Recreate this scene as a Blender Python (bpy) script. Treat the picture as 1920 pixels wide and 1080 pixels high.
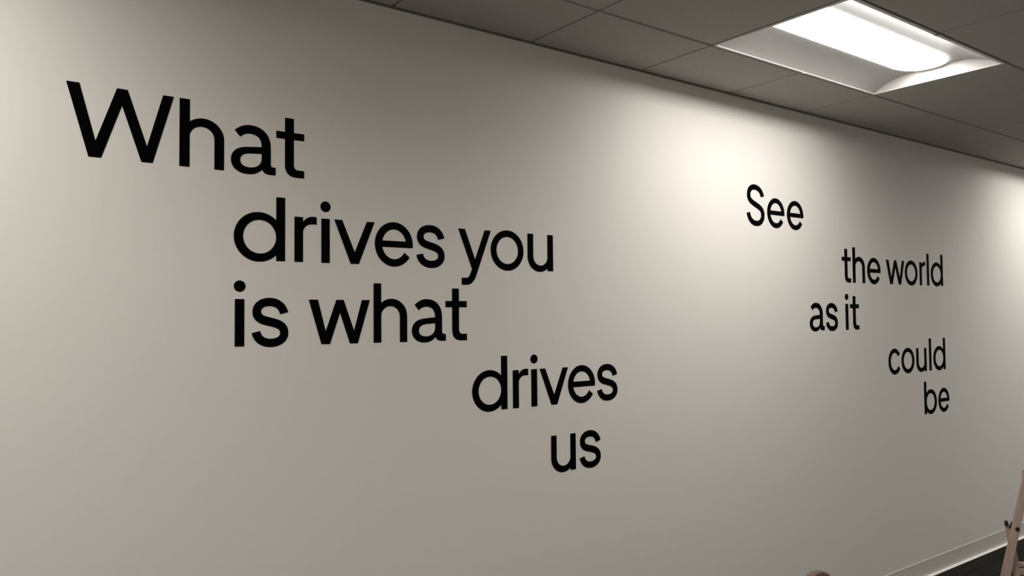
import bpy, bmesh, math, random
import numpy as np
from mathutils import Vector, Matrix
from mathutils.geometry import tessellate_polygon

# ------------------------------------------------------------------ clear
for o in list(bpy.data.objects):
    bpy.data.objects.remove(o, do_unlink=True)
scene = bpy.context.scene
COL = scene.collection

# ------------------------------------------------------------------ camera
cam_data = bpy.data.cameras.new('camera')
cam_data.sensor_width = 36.0
cam_data.lens = 36.0 * 1486.44 / 1920.0
cam_data.clip_start = 0.05
cam = bpy.data.objects.new('camera', cam_data)
COL.objects.link(cam)
r_ = Vector((0.80106495, -0.59851028, -0.00896595))
u_ = Vector((-0.01614212, -0.0365736, 0.99920058))
f_ = Vector((0.59835973, 0.80027984, 0.03895905))
M = Matrix(((r_.x, u_.x, -f_.x), (r_.y, u_.y, -f_.y), (r_.z, u_.z, -f_.z)))
cam.matrix_world = Matrix.Translation((0, -2.4117, 1.587)) @ M.to_4x4()
scene.camera = cam

# ------------------------------------------------------------------ world, light level, exposure
world = bpy.data.worlds.new('world')
scene.world = world
world.use_nodes = True
world.node_tree.nodes['Background'].inputs[0].default_value = (0.02, 0.02, 0.02, 1)
world.node_tree.nodes['Background'].inputs[1].default_value = 0.0
LAMP = 31.5                       # radiance of the troffer lenses, the room's only light
scene.view_settings.view_transform = 'Standard'
scene.view_settings.look = 'None'
scene.view_settings.gamma = 1.0
scene.view_settings.use_curve_mapping = False
scene.view_settings.exposure = 0.0

# ------------------------------------------------------------------ sizes (metres)
CEIL = 2.669
X0, PX = 2.514, 0.61             # ceiling grid: a line across at X0, pitch along the wall
G0, PY = 0.3924, 0.598           # border row at the wall, pitch of the rows
XL, XR = X0 - 7 * PX, X0 + 15 * PX
ROWS = [0.0] + [-(G0 + PY * k) for k in range(7)]
YB = ROWS[-1]

# ------------------------------------------------------------------ materials
def mat(name, color, rough=0.6, metal=0.0, emit=None, noise=None, bump=None, spec=0.5):
    m = bpy.data.materials.new(name)
    m.use_nodes = True
    nt = m.node_tree
    b = nt.nodes['Principled BSDF']
    b.inputs['Base Color'].default_value = (*color, 1)
    b.inputs['Roughness'].default_value = rough
    b.inputs['Metallic'].default_value = metal
    b.inputs['Specular IOR Level'].default_value = spec
    if emit:
        b.inputs['Emission Color'].default_value = (*emit[0], 1)
        b.inputs['Emission Strength'].default_value = emit[1]
    tc = nt.nodes.new('ShaderNodeTexCoord')
    if noise:                    # (scale vector, second colour, detail)
        mp = nt.nodes.new('ShaderNodeMapping')
        mp.inputs['Scale'].default_value = noise[0]
        n = nt.nodes.new('ShaderNodeTexNoise')
        n.inputs['Scale'].default_value = 1.0
        n.inputs['Detail'].default_value = noise[2]
        r = nt.nodes.new('ShaderNodeValToRGB')
        r.color_ramp.elements[0].position = 0.35
        r.color_ramp.elements[1].position = 0.65
        r.color_ramp.elements[0].color = (*color, 1)
        r.color_ramp.elements[1].color = (*noise[1], 1)
        nt.links.new(tc.outputs['Object'], mp.inputs['Vector'])
        nt.links.new(mp.outputs['Vector'], n.inputs['Vector'])
        nt.links.new(n.outputs['Fac'], r.inputs['Fac'])
        nt.links.new(r.outputs['Color'], b.inputs['Base Color'])
    if bump:                     # (scale, strength, distance)
        n2 = nt.nodes.new('ShaderNodeTexNoise')
        n2.inputs['Scale'].default_value = bump[0]
        n2.inputs['Detail'].default_value = 4
        bp = nt.nodes.new('ShaderNodeBump')
        bp.inputs['Strength'].default_value = bump[1]
        bp.inputs['Distance'].default_value = bump[2]
        nt.links.new(tc.outputs['Object'], n2.inputs['Vector'])
        nt.links.new(n2.outputs['Fac'], bp.inputs['Height'])
        nt.links.new(bp.outputs['Normal'], b.inputs['Normal'])
    return m

WALL = mat('wall_paint', (0.68, 0.660, 0.618), 0.75, bump=(220, 0.08, 0.001), spec=0.25)
TILE = mat('ceiling_tile_fissured', (0.46, 0.44, 0.405), 0.95, noise=((60, 60, 60), (0.435, 0.412, 0.378), 3), bump=(150, 0.2, 0.002), spec=0.1)
GRID = mat('grid_metal', (0.36, 0.33, 0.29), 0.6, spec=0.3)
CARPET = mat('charcoal_carpet', (0.018, 0.0175, 0.015), 1.0, noise=((6, 45, 6), (0.026, 0.0245, 0.022), 6), bump=(500, 0.6, 0.003), spec=0.05)
BASE = mat('baseboard_vinyl', (0.60, 0.57, 0.52), 0.45, bump=(40, 0.03, 0.001), spec=0.4)
VINYL = mat('black_vinyl', (0.0012, 0.0012, 0.0014), 0.8, bump=(300, 0.03, 0.0005), spec=0.02)
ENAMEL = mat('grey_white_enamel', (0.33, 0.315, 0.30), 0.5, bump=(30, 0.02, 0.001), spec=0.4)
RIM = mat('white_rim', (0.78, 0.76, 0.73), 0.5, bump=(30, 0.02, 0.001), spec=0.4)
LENS = mat('lit_lens', (0.9, 0.9, 0.9), 0.5, emit=((1.0, 0.965, 0.93), LAMP), bump=(200, 0.02, 0.0005))
FROST = mat('frosted_lens_end', (0.8, 0.8, 0.8), 0.5, emit=((1.0, 0.97, 0.93), 0.50), bump=(200, 0.02, 0.0005))
ANGLE_SHADE = mat('shaded_angle_metal', (0.17, 0.155, 0.13), 0.6, bump=(60, 0.05, 0.0005), spec=0.3)  # angle metal with the joint's shadow put into its colour
TOE = mat('white_toe_strip', (0.90, 0.88, 0.84), 0.4, bump=(30, 0.02, 0.001), spec=0.5)
WOOD = mat('pale_wood', (0.38, 0.275, 0.23), 0.6, noise=((40, 40, 4), (0.44, 0.33, 0.27), 5), bump=(60, 0.1, 0.001), spec=0.3)
WOODB = mat('tan_wood', (0.15, 0.105, 0.075), 0.75, noise=((40, 40, 4), (0.17, 0.12, 0.085), 5), bump=(60, 0.1, 0.001), spec=0.3)
IRON = mat('black_hardware', (0.015, 0.013, 0.012), 0.5, 0.3, bump=(90, 0.1, 0.0005))

# ------------------------------------------------------------------ helpers
def link(name, bm, m, parent=None, smooth=False):
    me = bpy.data.meshes.new(name)
    bm.normal_update()
    bm.to_mesh(me)
    bm.free()
    me.materials.append(m)
    if smooth:
        for p in me.polygons:
            p.use_smooth = True
    o = bpy.data.objects.new(name, me)
    COL.objects.link(o)
    if parent:
        o.parent = parent
    return o

def box(bm, x0, x1, y0, y1, z0, z1):
    vs = [bm.verts.new((x, y, z)) for x in (x0, x1) for y in (y0, y1) for z in (z0, z1)]
    for f in ((0, 1, 3, 2), (4, 6, 7, 5), (0, 4, 5, 1), (2, 3, 7, 6), (0, 2, 6, 4), (1, 5, 7, 3)):
        bm.faces.new([vs[i] for i in f])
    return vs

def boxbm(*a, bevel=0.0):
    bm = bmesh.new()
    box(bm, *a)
    if bevel:
        bmesh.ops.bevel(bm, geom=bm.edges[:], offset=bevel, segments=2, affect='EDGES', profile=0.5)
    bmesh.ops.recalc_face_normals(bm, faces=bm.faces[:])
    return bm

def extrude_profile(pts, x0, x1):
    """closed (y,z) profile extruded along X"""
    bm = bmesh.new()
    a = [bm.verts.new((x0, y, z)) for y, z in pts]
    b = [bm.verts.new((x1, y, z)) for y, z in pts]
    n = len(pts)
    for i in range(n):
        bm.faces.new((a[i], a[(i + 1) % n], b[(i + 1) % n], b[i]))
    bm.faces.new(a[::-1]); bm.faces.new(b)
    bmesh.ops.recalc_face_normals(bm, faces=bm.faces[:])
    return bm

def empty(name, loc, rz, label, cat, group=None):
    o = bpy.data.objects.new(name, None)
    COL.objects.link(o)
    o.location = loc
    o.rotation_euler = (0, 0, rz)
    o.empty_display_size = 0.1
    o['label'] = label
    o['category'] = cat
    if group:
        o['group'] = group
    return o

def struct(o):
    o['kind'] = 'structure'
    return o

def bar(p, q, w, t, bevel=0.004, taper=1.0):
    """rectangular timber from p to q; w across the local XZ plane, t along Y"""
    p, q = Vector(p), Vector(q)
    d = (q - p).normalized()
    side = d.cross(Vector((0, 1, 0)))
    if side.length < 1e-4:
        side = Vector((1, 0, 0))
    side.normalize()
    th = side.cross(d).normalized()
    bm = bmesh.new()
    vs = []
    for c, k in ((p, 1.0), (q, taper)):
        for s, r in ((-1, -1), (1, -1), (1, 1), (-1, 1)):
            vs.append(bm.verts.new(c + side * s * w / 2 * k + th * r * t / 2))
    for f in ((0, 1, 2, 3), (7, 6, 5, 4), (0, 4, 5, 1), (1, 5, 6, 2), (2, 6, 7, 3), (3, 7, 4, 0)):
        bm.faces.new([vs[i] for i in f])
    bmesh.ops.bevel(bm, geom=bm.edges[:], offset=bevel, segments=2, affect='EDGES', profile=0.5)
    bmesh.ops.recalc_face_normals(bm, faces=bm.faces[:])
    return bm

def rod(p, q, r, n=16):
    p, q = Vector(p), Vector(q)
    d = q - p
    bm = bmesh.new()
    rot = d.to_track_quat('Z', 'Y').to_matrix().to_4x4()
    bmesh.ops.create_cone(bm, cap_ends=True, segments=n, radius1=r, radius2=r, depth=d.length,
                          matrix=Matrix.Translation((p + q) / 2) @ rot)
    return bm

# ------------------------------------------------------------------ room shell
T = 0.12
# the painted wall the lettering is on, with a small shadow reveal at the ceiling
struct(link('wall_front', boxbm(XL - T, XR + T, 0, T, -0.05, CEIL + 0.10), WALL))
struct(link('wall_back', boxbm(XL - T, XR + T, YB - T, YB, -0.05, CEIL + 0.10), WALL))
struct(link('wall_left', boxbm(XL - T, XL, YB, 0, -0.05, CEIL + 0.10), WALL))
struct(link('wall_right', boxbm(XR, XR + T, YB, 0, -0.05, CEIL + 0.10), WALL))

# floor: slab under carpet tiles
floor = struct(link('floor', boxbm(XL, XR, YB, 0, -0.05, -0.007), CARPET))
CT = 0.5
def tile_bm(x0, x1, y0, y1, z0=-0.007, z1=0.0, gap=0.0025, bev=0.002):
    return boxbm(x0 + gap, x1 - gap, y0 + gap, y1 - gap, z0, z1, bevel=bev)
rows = [(0.0, -0.127)] + [(-0.127 - CT * k, -0.127 - CT * (k + 1)) for k in range(13)]
cols = [XL + CT * k for k in range(33)]
rest = bmesh.new()
protos = {}
for ri, (ya, yb) in enumerate(rows):
    yb = max(yb, YB)
    if ya <= YB: continue
    for x in cols:
        x1 = min(x + CT, XR)
        if x1 - x < 0.05: continue
        if ri < 5 and 3.3 < x < 10.6:
            key = (round(ya - yb, 3), round(x1 - x, 3))
            if key not in protos:
                bm = tile_bm(0, x1 - x, yb - ya, 0)
                o = link('carpet_tile', bm, CARPET, floor)
                protos[key] = o
            else:
                o = protos[key].copy(); COL.objects.link(o); o.parent = floor
            o.location = (x, ya, 0)
        else:
            box(rest, x + .0025, x1 - .0025, yb + .0025, ya - .0025, -0.007, 0.0)
bmesh.ops.recalc_face_normals(rest, faces=rest.faces[:])
ro = link('carpet_tile_field', rest, CARPET, floor)
ro['kind'] = 'stuff'

# ceiling: plenum slab, exposed grid, lay-in tiles
ceiling = struct(link('ceiling', boxbm(XL, XR, YB, 0, CEIL + 0.13, CEIL + 0.18), GRID))
FIX = [(-6, 1), (0, 1), (6, 1), (12, 1)] + [(-6, 5), (-3, 5), (6, 5), (9, 5)]   # grid column and row of each troffer; back row added to brighten walls
fix_cells = set()
for k, r in FIX:
    fix_cells.add((k, r)); fix_cells.add((k + 1, r))
GB = 0.0075
tp = {}
for r in range(len(ROWS) - 1):
    ya, yb = ROWS[r], ROWS[r + 1]
    for k in range(-7, 15):
        if (k, r) in fix_cells: continue
        h = round(ya - yb, 3)
        if h not in tp:
            g = 0.0055
            top = 0.011 if r == 0 else g
            # tegular edge: face panel drops through the grid, flange above
            bm = bmesh.new()
            box(bm, g, PX - g, -h + g, -top, 0.0, 0.012)
            bmesh.ops.bevel(bm, geom=[e for e in bm.edges if all(v.co.z < 0.001 for v in e.verts)], offset=0.0025, segments=1, affect='EDGES')
            bmesh.ops.recalc_face_normals(bm, faces=bm.faces[:])
            o = link('ceiling_tile', bm, TILE, ceiling)
            tp[h] = o
        else:
            o = tp[h].copy(); COL.objects.link(o); o.parent = ceiling
        o.location = (X0 + PX * k, ya, CEIL)
# main runners along the wall and cross tees
for y in ROWS[1:-1]:
    link('grid_bar', boxbm(XL, XR, y - GB, y + GB, CEIL + 0.006, CEIL + 0.035), GRID, ceiling)
for k in range(-6, 15):
    x = X0 + PX * k
    segs, y0 = [], 0.0
    for r in sorted({r for _, r in FIX}):
        if (k - 1, r) in FIX:
            segs.append((y0, ROWS[r])); y0 = ROWS[r + 1]
    segs.append((y0, YB))
    for a, b in segs:
        link('grid_bar', boxbm(x - GB, x + GB, b + GB, a - GB, CEIL + 0.006, CEIL + 0.03), GRID, ceiling)
# wall angle at the edge of the grid, colour darkened for joint shadow
link('wall_angle', extrude_profile([(0, CEIL - 0.0045), (-0.0015, CEIL - 0.0045), (-0.0015, CEIL - 0.001), (-0.014, CEIL - 0.001), (-0.014, CEIL - 0.0001), (0, CEIL - 0.0001)], XL, XR), ANGLE_SHADE, ceiling)

# baseboard: cove base, toe on the floor, thin top lip
prof = [(0, 0.007), (-0.0035, 0.007), (-0.0035, 0.097), (-0.0048, 0.0985), (-0.0048, 0.0995), (-0.003, 0.1010), (0, 0.1012)]
toe = [(0, 0.0), (-0.021, 0.0), (-0.021, 0.002), (-0.018, 0.0042), (-0.004, 0.0068), (0, 0.007)]
struct(link('trim_1', extrude_profile(toe, XL, XR), TOE))
bb = struct(link('baseboard_front', extrude_profile(prof, XL, XR), BASE))

# ------------------------------------------------------------------ recessed troffers
FL, FW = 2 * PX, PY
def make_fixture(loc, label, group):
    t = empty('recessed_troffer', loc, 0, label, 'ceiling light', group)
    # local: x 0..FL, y 0..-FW, z 0 = ceiling plane
    bm = bmesh.new()                                     # housing: open box above
    g = 0.006
    a = [(g, -g), (FL - g, -g), (FL - g, -FW + g), (g, -FW + g)]
    lo = [bm.verts.new((x, y, 0.004)) for x, y in a]
    hi = [bm.verts.new((x, y, 0.10)) for x, y in a]
    for i in range(4):
        bm.faces.new((lo[i], lo[(i + 1) % 4], hi[(i + 1) % 4], hi[i]))
    bm.faces.new(hi)
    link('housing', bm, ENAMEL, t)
    # rim: thin flange round the opening
    bm = bmesh.new()
    w = 0.011
    box(bm, g, FL - g, -g - w, -g, -0.002, 0.003)
    box(bm, g, FL - g, -FW + g, -FW + g + w, -0.002, 0.003)
    box(bm, g, g + w, -FW + g + w, -g - w, -0.002, 0.003)
    box(bm, FL - g - w, FL - g, -FW + g + w, -g - w, -0.002, 0.003)
    bmesh.ops.recalc_face_normals(bm, faces=bm.faces[:])
    link('rim', bm, RIM, t)
    yl, yf = -0.187, -0.415                              # lens edges
    hz = 0.055
    xa, xb = 0.020, FL - 0.020                           # where the end plates meet the lens
    # curved reflectors
    for ys, ye in ((-g - w, yl), (-FW + g + w, yf)):
        bm = bmesh.new()
        n = 14
        ra, rb = [], []
        for i in range(n + 1):
            s = i / n
            y = ys + (ye - ys) * s
            z = hz * math.sin(s * math.pi / 2) ** 0.85
            cut = z / hz
            ra.append(bm.verts.new((g + w + (xa - g - w) * cut, y, z)))
            rb.append(bm.verts.new((FL - g - w - (xa - g - w) * cut, y, z)))
        for i in range(n):
            bm.faces.new((ra[i], rb[i], rb[i + 1], ra[i + 1]))
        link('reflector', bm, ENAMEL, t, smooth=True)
    # end plates (fill the section between the two reflectors)
    for s in (0, 1):
        bm = bmesh.new()
        n = 14
        prof = []
        for i in range(n + 1):
            q = i / n
            prof.append((-g - w + (yl + g + w) * q, hz * math.sin(q * math.pi / 2) ** 0.85))
        pr2 = []
        for i in range(n + 1):
            q = i / n
            pr2.append((-FW + g + w + (yf + FW - g - w) * q, hz * math.sin(q * math.pi / 2) ** 0.85))
        full = prof + pr2[::-1]
        def xx(z):
            x = g + w + (xa - g - w) * z / hz
            return x if s == 0 else FL - x
        top = [bm.verts.new((xx(z), y, z)) for y, z in full]
        bot = [bm.verts.new((xx(0), y, 0.0)) for y, z in full]
        for i in range(len(full) - 1):
            if top[i].co.z < 1e-5 and top[i + 1].co.z < 1e-5: continue
            bm.faces.new((bot[i], bot[i + 1], top[i + 1], top[i]))
        bmesh.ops.remove_doubles(bm, verts=bm.verts[:], dist=1e-6)
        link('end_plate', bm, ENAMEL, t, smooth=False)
    # flat top plate the lens sits under
    bm = bmesh.new()
    bm.faces.new([bm.verts.new(v) for v in ((xa, yl, hz), (xb, yl, hz), (xb, yf, hz), (xa, yf, hz))])
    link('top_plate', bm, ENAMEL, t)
    # lens: convex glowing panel, with frosted rounded end caps
    yc, hw, BUL, CAP, CAP0 = (yl + yf) / 2, (yl - yf) / 2, 0.015, 0.15, 0.04
    def lens_piece(name, xs, wf, m):
        bm = bmesh.new()
        NV = 16
        rows_ = []
        for x in xs:
            k = wf(x)
            rows_.append([bm.verts.new((x, yc + hw * k * math.cos(math.pi * j / NV),
                                        hz - 0.001 - BUL * k * math.sin(math.pi * j / NV))) for j in range(NV + 1)])
        for i in range(len(rows_) - 1):
            for j in range(NV):
                bm.faces.new((rows_[i][j], rows_[i + 1][j], rows_[i + 1][j + 1], rows_[i][j + 1]))
        return link(name, bm, m, t, smooth=True)
    x_a, x_b = xa + CAP0, xb - CAP                       # straight length of the lens
    def wf(x):
        if x > x_b: return max(0.02, math.sqrt(max(0, 1 - ((x - x_b) / CAP) ** 2)))
        if x < x_a: return max(0.02, math.sqrt(max(0, 1 - ((x_a - x) / CAP0) ** 2)))
        return 1.0
    SPL = math.radians(52)
    sa = [x_a - CAP0 * math.sin(SPL * i / 6) for i in range(6, 0, -1)]
    sb = [x_b + CAP * math.sin(SPL * i / 6) for i in range(1, 7)]
    lens_piece('lens', sa + [x_a + (x_b - x_a) * i / 10 for i in range(11)] + sb, wf, LENS)
    rest_ = [SPL + (math.pi / 2 - SPL) * i / 8 for i in range(9)]
    lens_piece('lens_end_cap', [x_b + CAP * math.sin(q) for q in rest_], wf, FROST)
    lens_piece('lens_end_cap', [x_a - CAP0 * math.sin(q) for q in rest_], wf, FROST)
    # hold-down clips at mid length of each long side
    for y in (-g - 0.004, -FW + g + 0.004):
        link('clip', boxbm(FL / 2 - 0.012, FL / 2 + 0.012, y - 0.006, y + 0.006, -0.005, 0.004, bevel=0.001), GRID, t)
    return t

def copy_tree(o, parent=None):
    c = o.copy(); COL.objects.link(c)
    if parent: c.parent = parent
    for ch in list(o.children):
        copy_tree(ch, c)
    return c

main_fix = make_fixture((X0, -G0, CEIL), 'lit white recessed ceiling troffer with a glowing central lens', None)
for k, r in FIX:
    if (k, r) == (0, 1): continue
    c = copy_tree(main_fix)
    if r == 1:                                           # mounted the other way round
        c.location = (X0 + PX * k + FL, ROWS[r] - FW, CEIL)
        c.rotation_euler = (0, 0, math.pi)
    else:
        c.location = (X0 + PX * k, ROWS[r], CEIL)  # unseen back row, added for its light on the lettered wall
    c['group'] = 'ceiling troffers outside the view'
    c['label'] = 'unseen recessed ceiling troffer, further along the ceiling'

# ------------------------------------------------------------------ lettering
# glyph geometry in millimetres: baseline 0, x-height 143.5, cap height 200
def bez(p0, p1, p2, p3, n=14):
    out = []
    for i in range(n):
        s = i / n
        out.append(tuple((1 - s) ** 3 * a + 3 * (1 - s) ** 2 * s * b + 3 * (1 - s) * s * s * c + s ** 3 * d
                         for a, b, c, d in zip(p0, p1, p2, p3)))
    return out

def path(*parts):
    """start point, then either a point (line) or a triple of points (cubic)"""
    pts = [parts[0]]
    out = []
    cur = parts[0]
    for p in parts[1:]:
        if isinstance(p[0], tuple):
            out += bez(cur, *p); cur = p[2]
        else:
            out.append(cur); cur = p
    out.append(cur)
    return out

class Field:
    def __init__(s, x0, x1, y0, y1, h=1.0):
        s.xs = np.arange(x0, x1 + h, h) + 0.137
        s.ys = np.arange(y0, y1 + h, h) + 0.171
        s.X, s.Y = np.meshgrid(s.xs, s.ys)
    def poly(s, pts):
        d2 = np.full(s.X.shape, 1e12)
        ins = np.zeros(s.X.shape, bool)
        n = len(pts)
        for i in range(n):
            ax, ay = pts[i]; bx, by = pts[(i + 1) % n]
            ex, ey = bx - ax, by - ay
            L = ex * ex + ey * ey
            if L < 1e-12: continue
            t = np.clip(((s.X - ax) * ex + (s.Y - ay) * ey) / L, 0, 1)
            d2 = np.minimum(d2, (s.X - ax - t * ex) ** 2 + (s.Y - ay - t * ey) ** 2)
            c = ((ay > s.Y) != (by > s.Y))
            if ey != 0:
                ins ^= c & (s.X < ex * (s.Y - ay) / ey + ax)
        d = np.sqrt(d2)
        return np.where(ins, -d, d)
    def rect(s, x0, x1, y0, y1):
        return s.poly([(x0, y0), (x1, y0), (x1, y1), (x0, y1)])
    def ell(s, cx, cy, rx, ry, n=96):
        return s.poly([(cx + rx * math.cos(2 * math.pi * i / n), cy + ry * math.sin(2 * math.pi * i / n)) for i in range(n)])
    def stroke(s, pts, w):
        """outline of a stroked path with square-cut ends; w is one width or a list"""
        n = len(pts)
        ws = w if isinstance(w, list) else [w] * n
        if len(ws) != n:
            ws = list(np.interp(np.linspace(0, len(ws) - 1, n), range(len(ws)), ws))
        L, R = [], []
        for i in range(n):
            a, b = pts[max(i - 1, 0)], pts[min(i + 1, n - 1)]
            dx, dy = b[0] - a[0], b[1] - a[1]
            k = math.hypot(dx, dy)
            nx, ny = -dy / k, dx / k
            L.append((pts[i][0] + nx * ws[i] / 2, pts[i][1] + ny * ws[i] / 2))
            R.append((pts[i][0] - nx * ws[i] / 2, pts[i][1] - ny * ws[i] / 2))
        return s.poly(L + R[::-1])

U = lambda *a: np.minimum.reduce(a)
I = lambda *a: np.maximum.reduce(a)
SUB = lambda a, b: np.maximum(a, -b)
XH = 143.5

def g_W(F): return F.poly([(0, 200), (32, 200), (72.5, 46), (125, 200), (152.5, 200), (204, 46), (246, 200), (275.5, 200), (219.5, 0), (189.5, 0), (138.3, 153), (87, 0), (55.5, 0)])
def g_w(F): return F.poly([(0, XH), (31, XH), (57.5, 42), (94.5, XH), (120, XH), (157, 42), (185.5, XH), (214.5, XH), (170.5, 0), (142, 0), (107.2, 101), (72.5, 0), (43, 0)])
def g_v(F): return F.poly([(0, XH), (28, XH), (72.5, 39), (117, XH), (145.5, XH), (87.5, 0), (58, 0)])
def g_y(F):
    left = F.poly([(0, XH), (29, XH), (76, 26), (84, 0), (58, 0)])
    p = path((136.4, 158), (70.8, -8), ((61, -34), (54, -48), (33, -48)), (14, -48))
    right = F.stroke(p, 26)
    return U(left, I(right, F.rect(-20, 200, -80, XH)))
def arch(F):
    outer = U(I(F.ell(67.5, 90, 60.3, 58.5), F.rect(13, 140, 88, 160)), F.rect(13, 127.8, 0, 90))
    inner = U(I(F.ell(63.5, 88, 36, 35), F.rect(20, 110, 87, 140)), F.rect(27.5, 99.5, -10, 88))
    return SUB(outer, inner)
def g_h(F): return U(F.rect(0, 28.5, 0, 200), arch(F))
def g_u(F):
    outer = U(I(F.ell(60.3, 54.5, 60.3, 58.5), F.rect(-5, 114, -10, 56)), F.rect(0, 114, 54.5, XH))
    inner = U(I(F.ell(63.7, 56, 35.7, 35), F.rect(20, 110, 10, 57)), F.rect(28, 99.4, 55, 170))
    return U(SUB(outer, inner), F.rect(99, 127.5, 0, XH))
def g_a(F):
    top = F.stroke(path((19.3, 118), ((30, 128), (43, 135), (58, 135)), ((90, 135), (108.3, 117), (108.3, 84)), (108.3, 60)), [26, 26, 27, 28.5, 28.5])
    stem = F.rect(94, 122.5, 26, 84)
    foot = F.poly(path((94, 40), (94, 26), ((94, 8), (104, 0.5), (120, 0.5)), (138, 0.5), (138, 25), (132, 25), ((125, 25), (122.5, 28), (122.5, 34)), (122.5, 50)))
    outer = F.poly(path((104, 85), ((90, 85), (70, 82), (52, 80.5)), ((20, 78), (0, 64), (0, 37)), ((0, 12), (22, -4), (51, -4)), ((74, -4), (92, 6), (104, 26))))
    inner = F.poly(path((94, 63), (60, 60.8), ((38, 59), (28, 51), (28, 38)), ((28, 26), (38, 17.7), (56, 17.7)), ((79, 17.7), (94, 29), (94, 49))))
    return SUB(U(top, stem, foot, outer), inner)
def g_t(F):
    bar_ = F.rect(0, 91, 119.8, 142.5)
    stem = F.poly(path((28, 187.5), (28, 38), ((28, 12), (42, 0), (66, 0)), (91, 0), (91, 24), (73, 24), ((62, 24), (57, 30), (57, 40)), (57, 187.5)))
    return U(bar_, stem)
def bowl(F, cx, mirror=False):
    s = -1 if mirror else 1
    return SUB(F.ell(cx, 72.7, 77, 76.7), F.ell(cx + s * 2.5, 73.3, 51.3, 51.8))
def g_d(F): return U(bowl(F, 77), F.rect(131, 159.5, 0, 200)) if True else None
def clip_d(F):
    b = I(bowl(F, 77), F.rect(-5, 145, -10, 160))
    return U(b, F.rect(131, 159.5, 0, 200))
def clip_b(F):
    b = I(bowl(F, 82.5, True), F.rect(14.5, 170, -10, 160))
    return U(b, F.rect(0, 28.5, 0, 200))
def g_o(F): return SUB(F.ell(77, 72.7, 77.2, 76.7), F.ell(77, 72.8, 50.8, 51.3))
def ring_e(F): return SUB(F.ell(73, 72.3, 73, 76.5), F.ell(73.3, 72.6, 46.3, 51))
def g_e(F):
    r = SUB(ring_e(F), F.poly([(85, 62), (103, 53), (120, 40), (154, 14), (175, 62)]))
    return U(r, I(F.rect(16, 146, 62, 84.2), F.ell(73, 72.3, 73, 76.5)))
def g_c(F): return SUB(ring_e(F), F.poly([(95, 72.5), (103, 92), (119, 105), (154, 132), (190, 72), (154, 13), (119, 40), (103, 53)]))
def g_r(F):
    arm = F.poly(path((20, 98), (28.3, 98), ((31, 113), (44, 122.5), (62, 122)), (74, 121.5), (74, 146), ((58, 149), (40, 146), (28.3, 128)), (20, 128)))
    return U(F.rect(0, 28.3, 0, XH), arm)
def g_i(F): return F.rect(0, 28.8, 0, XH)
def g_dot(F): return F.ell(14.4, 182.5, 17.6, 17.4)
def g_l(F): return F.rect(0, 28.5, 0, 199.5)
def g_s(F):
    p = path((101.5, 100), ((97, 122), (79, 135), (56, 135)), ((31, 135), (15.5, 123), (15.5, 105.5)), ((15.5, 84), (34, 79), (58, 73.5)),
             ((86, 67), (102, 60), (102, 38.5)), ((102, 20), (84, 8.7), (59, 8.7)), ((34, 8.7), (17, 22), (13, 43)))
    return F.stroke(p, [27, 26, 26, 27, 27, 27, 26, 26, 27])
def g_S(F):
    p = path((128, 146), ((124, 173), (99, 190.5), (66, 190.5)), ((38, 190.5), (19, 174), (19, 149)), ((19, 121), (45, 114), (73, 103.5)),
             ((102, 93), (130, 85), (130, 55)), ((130, 28), (108, 10), (77, 10)), ((44, 10), (19, 28), (13.5, 61)))
    return F.stroke(p, [28, 27, 27, 28, 28, 28, 27, 27, 28])

GLYPH = {'W': (g_W, 276), 'w': (g_w, 215), 'v': (g_v, 146), 'y': (g_y, 146), 'h': (g_h, 128), 'u': (g_u, 128), 'a': (g_a, 138),
         't': (g_t, 91), 'd': (clip_d, 160), 'b': (clip_b, 160), 'o': (g_o, 155), 'e': (g_e, 147), 'c': (g_c, 147), 'r': (g_r, 75),
         'i': (g_i, 30), '.': (g_dot, 33), 'l': (g_l, 29), 's': (g_s, 116), 'S': (g_S, 145)}

def contours(F, D):
    """marching squares, linear interpolation; returns closed loops"""
    ny, nx = D.shape
    neg = D < 0
    segs = {}
    def pt_h(i, j):   # between (i,j) and (i,j+1)
        a, b = D[i, j], D[i, j + 1]
        return (F.xs[j] + (F.xs[j + 1] - F.xs[j]) * a / (a - b), F.ys[i])
    def pt_v(i, j):
        a, b = D[i, j], D[i + 1, j]
        return (F.xs[j], F.ys[i] + (F.ys[i + 1] - F.ys[i]) * a / (a - b))
    case = neg[:-1, :-1] * 1 + neg[:-1, 1:] * 2 + neg[1:, 1:] * 4 + neg[1:, :-1] * 8
    ii, jj = np.nonzero((case > 0) & (case < 15))
    T_ = {1: [('L', 'B')], 2: [('B', 'R')], 3: [('L', 'R')], 4: [('R', 'T')], 5: [('L', 'B'), ('R', 'T')], 6: [('B', 'T')], 7: [('L', 'T')],
          8: [('T', 'L')], 9: [('T', 'B')], 10: [('T', 'L'), ('B', 'R')], 11: [('T', 'R')], 12: [('R', 'L')], 13: [('R', 'B')], 14: [('B', 'L')]}
    pos, nxt = {}, {}
    for i, j in zip(ii.tolist(), jj.tolist()):
        E = {'B': ('h', i, j), 'T': ('h', i + 1, j), 'L': ('v', i, j), 'R': ('v', i, j + 1)}
        for a, b in T_[int(case[i, j])]:
            ka, kb = E[a], E[b]
            for k in (ka, kb):
                if k not in pos:
                    pos[k] = pt_h(k[1], k[2]) if k[0] == 'h' else pt_v(k[1], k[2])
            nxt.setdefault(ka, []).append(kb); nxt.setdefault(kb, []).append(ka)
    loops, seen = [], set()
    for k0 in list(nxt):
        if k0 in seen: continue
        loop, prev, cur = [], None, k0
        while cur not in seen:
            seen.add(cur); loop.append(pos[cur])
            n = [m for m in nxt[cur] if m not in seen]
            if not n: break
            cur = n[0]
        if len(loop) > 6: loops.append(loop)
    return loops

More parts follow.
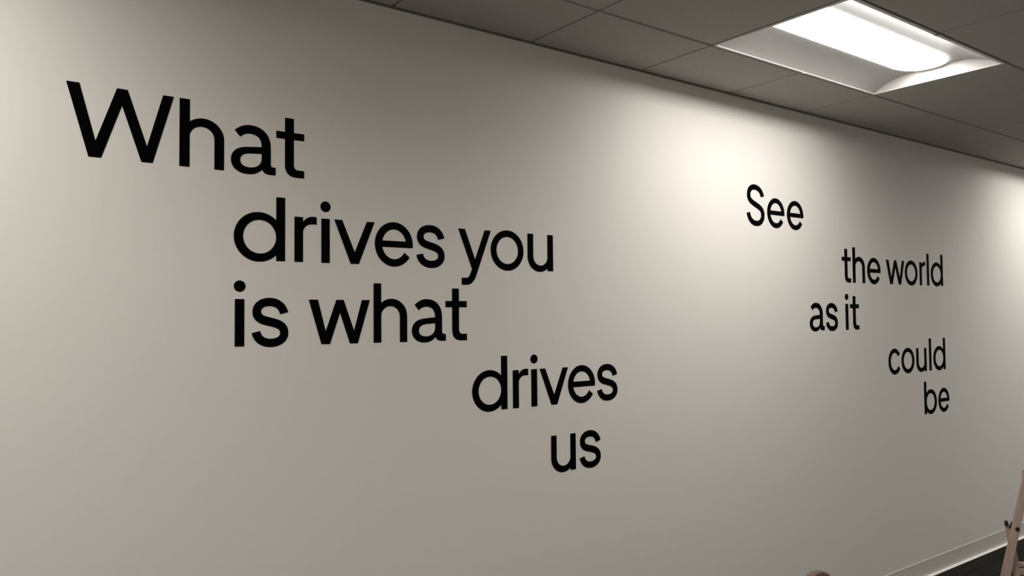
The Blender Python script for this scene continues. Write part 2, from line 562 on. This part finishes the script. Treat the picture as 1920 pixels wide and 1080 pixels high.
def rdp(pts, eps):
    pts = np.array(pts)
    if len(pts) < 3: return pts.tolist()
    keep = np.zeros(len(pts), bool); keep[0] = keep[-1] = True
    st = [(0, len(pts) - 1)]
    while st:
        a, b = st.pop()
        if b <= a + 1: continue
        d = pts[b] - pts[a]; L = np.hypot(*d)
        q = pts[a + 1:b] - pts[a]
        dist = np.hypot(q[:, 0], q[:, 1]) if L < 1e-9 else np.abs(q[:, 0] * d[1] - q[:, 1] * d[0]) / L
        m = int(dist.argmax())
        if dist[m] > eps:
            k = a + 1 + m; keep[k] = True
            st += [(a, k), (k, b)]
    return pts[keep].tolist()

def simplify(loop, eps=0.12):
    P = np.array(loop)
    a = 0
    b = int(np.hypot(*(P - P[0]).T).argmax())
    s1 = rdp(loop[a:b + 1], eps)
    s2 = rdp(loop[b:] + [loop[0]], eps)
    return s1[:-1] + s2[:-1]

MESH = {}
TH = 0.0010                                             # vinyl stands this proud of the paint
def glyph_mesh(ch):
    if ch in MESH: return MESH[ch]
    fn, w = GLYPH[ch]
    F = Field(-6, w + 6, -70 if ch == 'y' else -10, 152 if ch in 'wvyuaoecrs' else 212)
    loops = [simplify(l) for l in contours(F, fn(F))]
    area = lambda l: 0.5 * sum(l[i][0] * l[(i + 1) % len(l)][1] - l[(i + 1) % len(l)][0] * l[i][1] for i in range(len(l)))
    loops = [l for l in loops if abs(area(l)) > 20]
    loops.sort(key=lambda l: -abs(area(l)))
    loops = [l if (area(l) > 0) == (i == 0) else l[::-1] for i, l in enumerate(loops)]
    v3 = [[Vector((x / 1000, y / 1000, 0)) for x, y in l] for l in loops]
    tris = tessellate_polygon(v3)
    flat = [p for l in v3 for p in l]
    bm = bmesh.new()
    fr = [bm.verts.new((p.x, -TH, p.y)) for p in flat]
    bk = [bm.verts.new((p.x, 0, p.y)) for p in flat]
    for t in tris:
        try: bm.faces.new([fr[i] for i in t])
        except ValueError: pass
    k = 0
    for l in v3:
        n = len(l)
        for i in range(n):
            a, b = k + i, k + (i + 1) % n
            try: bm.faces.new((fr[a], fr[b], bk[b], bk[a]))
            except ValueError: pass
        k += n
    bmesh.ops.recalc_face_normals(bm, faces=bm.faces[:])
    me = bpy.data.meshes.new('letter')
    bm.to_mesh(me); bm.free()
    me.materials.append(VINYL)
    MESH[ch] = me
    return me

WORDS = [
    ('What', 2.0405, 'large black vinyl word What at the upper left of the wall', [('W', .3070), ('h', .5985), ('a', .7466), ('t', .8865)]),
    ('drives', 1.7735, 'black vinyl word drives on the second line, left of the word you', [('d', .7561), ('r', .9460), ('i', 1.0360), ('v', 1.0806), ('e', 1.2269), ('s', 1.3875)]),
    ('you', 1.7735, 'black vinyl word you ending the second line of the left text', [('y', 1.5615), ('o', 1.7053), ('u', 1.8796)]),
    ('is', 1.5110, 'black vinyl word is starting the third line of the left text', [('i', .7603), ('s', .8115)]),
    ('what', 1.5110, 'black vinyl word what in lower case on the third line', [('w', .9935), ('h', 1.2218), ('a', 1.3682), ('t', 1.5055)]),
    ('drives', 1.2490, 'black vinyl word drives on the fourth line, above the word us', [('d', 1.6175), ('r', 1.8028), ('i', 1.8915), ('v', 1.9331), ('e', 2.0775), ('s', 2.2350)]),
    ('us', .9845, 'black vinyl word us, lowest word of the left text', [('u', 1.9870), ('s', 2.1350)]),
    ('See', 2.0400, 'black vinyl word See at the top of the right text', [('S', 3.2449), ('e', 3.4108), ('e', 3.5785)]),
    ('the', 1.7725, 'black vinyl word the, left of the word world', [('t', 4.0808), ('h', 4.1905), ('e', 4.3429)]),
    ('world', 1.7725, 'black vinyl word world to the right of the word the', [('w', 4.5515), ('o', 4.7700), ('r', 4.9505), ('l', 5.0425), ('d', 5.0935)]),
    ('as', 1.5100, 'black vinyl word as, left word of the third line of the right text', [('a', 3.7608), ('s', 3.9126)]),
    ('it', 1.5100, 'black vinyl word it just right of the word as', [('i', 4.1058), ('t', 4.1535)]),
    ('could', 1.2425, 'black vinyl word could above the word be', [('c', 4.5500), ('o', 4.7010), ('u', 4.8800), ('l', 5.0410), ('d', 5.0945)]),
    ('be', .9775, 'black vinyl word be, lowest word of the right text', [('b', 4.9645), ('e', 5.1440)]),
]
for word, base, label, letters in WORDS:
    x0 = letters[0][1]
    t = empty('wall_lettering', (x0, 0, base), 0, label, 'lettering')
    for ch, x in letters:
        o = bpy.data.objects.new('letter', glyph_mesh(ch))
        COL.objects.link(o)
        o.parent = t
        o.location = (x - x0, 0, 0)
        o['label'] = 'letter ' + ('capital ' if ch.isupper() else '') + ch
        if ch == 'i':
            d = bpy.data.objects.new('dot', glyph_mesh('.'))
            COL.objects.link(d)
            d.parent = o

# ------------------------------------------------------------------ folding wooden stand at the right edge
def make_stand():
    n = Vector((0.9349, 0.3549, 0)); D = 4.6
    org = Vector((0, -2.4117, 0)) + n * D
    k = D / 4.0
    zz = lambda z: 1.587 - (1.587 - z) * k             # heights measured for 4.0 m, re-set to D
    t = empty('folding_stand', org, math.atan2(-0.9349, 0.3549),
              'pale wooden folding stand with crossed legs and black bolts at right edge', 'stand')
    # local x = to the right as seen, local y = away from the viewer
    def leg(ax, az, bx, bz, w, th, y, tap=1.0):
        o = link('leg', bar((ax, y, az), (bx, y, bz), w, th, 0.004, tap), WOOD, t)
        return o
    def foot_at(x1, z1, x2, z2):                       # carry a line down to the floor
        s = (x2 - x1) / (z2 - z1)
        return x2 - s * z2
    A1 = (0.0 * k, zz(.821)); A2 = (-.069 * k, zz(.479))
    ax0 = foot_at(*A1, *A2) + 0.004
    sA = (A1[0] - A2[0]) / (A1[1] - A2[1])
    topz = 1.02
    B1 = (-.054 * k, zz(.694)); B2 = (-.029 * k, zz(.480))
    bx0 = foot_at(*B1, *B2) - 0.0
    off = Vector((0.40, 0.16, 0))
    for q in (0, 1):
        dx, dy = off.x * q, off.y * q
        leg(A2[0] - sA * (A2[1] - 0.001) + dx, 0.006, A1[0] + sA * (topz - A1[1]) + dx, topz, 0.050, 0.026, dy, 0.5)
        leg(B2[0] + (B2[0] - B1[0]) / (B2[1] - B1[1]) * (0.006 - B2[1]) + dx, 0.006, B1[0] + dx, B1[1], 0.030, 0.024, dy + 0.026)
        # black hardware
        link('bolt', rod((-.021 * k + dx, dy - 0.018, zz(.683)), (-.021 * k + dx, dy + 0.03, zz(.683)), 0.010), IRON, t)
        link('end_cap', bar((B1[0] - 0.006 + dx, dy + 0.024, B1[1] - 0.010), (B1[0] - 0.010 + dx, dy + 0.024, B1[1] + 0.012), 0.016, 0.032, 0.002), IRON, t)
        link('hinge', bar((-0.047 * k + dx, dy + 0.008, zz(.680)), (-0.036 * k + dx, dy + 0.008, zz(.706)), 0.014, 0.03, 0.002), IRON, t)
    # rails between the two frames
    def rail(x, z, w, th, y, m=WOOD, name='rail'):
        p = Vector((x, y, z)); q = p + off
        return link(name, bar(p, q, w, th, 0.003), m, t)
    rail(-.026 * k, zz(.527), 0.022, 0.02, 0.03)
    rail(-.026 * k, zz(.50) - 0.004, 0.03, 0.02, 0.03)
    rail(.003 * k, zz(.90), 0.075, 0.018, -0.002, name='top_panel')
    rail(-0.16, 0.16, 0.03, 0.02, 0.0)
    return t
make_stand()

# ------------------------------------------------------------------ wooden chair whose rounded back top shows at the bottom edge
def make_chair():
    n = Vector((0.83365, 0.5523, 0)); D = 2.6
    org = Vector((0, -2.4117, 0)) + n * D + Vector((0.5523, -0.83365, 0)) * 0.036
    t = empty('wooden_chair', org, math.atan2(-0.83365, 0.5523) + math.radians(62),
              'brown wooden chair, only its rounded back top showing at the bottom edge', 'chair')
    # local x across the back, y forward is +Y (away), back at y=0
    H = 0.813
    bm = bmesh.new()                                   # rounded back panel
    out = []
    N = 28
    W2 = 0.135
    for i in range(N + 1):
        a = math.pi * i / N
        out.append((W2 * math.cos(a) * 1.0, H - 0.13 + 0.13 * math.sin(a)))
    out += [(-W2 * 0.9, 0.52), (W2 * 0.9, 0.52)]
    fa = [bm.verts.new((x, -0.012, z)) for x, z in out]
    fb = [bm.verts.new((x, 0.012, z)) for x, z in out]
    bm.faces.new(fa); bm.faces.new(fb[::-1])
    for i in range(len(out)):
        j = (i + 1) % len(out)
        bm.faces.new((fa[i], fb[i], fb[j], fa[j]))
    bmesh.ops.recalc_face_normals(bm, faces=bm.faces[:])
    bmesh.ops.bevel(bm, geom=[e for e in bm.edges if len(e.link_faces) == 2 and e.calc_face_angle() > 1.0], offset=0.006, segments=3, affect='EDGES', profile=0.5)
    link('backrest', bm, WOODB, t)
    bm = boxbm(-0.20, 0.20, -0.02, 0.38, 0.43, 0.455, bevel=0.01)
    link('seat', bm, WOODB, t)
    for x in (-0.085, 0.085):
        link('back_post', rod((x, 0.0, 0.45), (x, 0.0, 0.56), 0.013), WOODB, t)
    for x in (-0.17, 0.17):
        for y in (0.02, 0.34):
            link('leg', bar((x * 1.1, y + (0.02 if y > 0.1 else -0.02), 0.002), (x, y, 0.435), 0.032, 0.032, 0.004), WOODB, t)
    return t
make_chair()
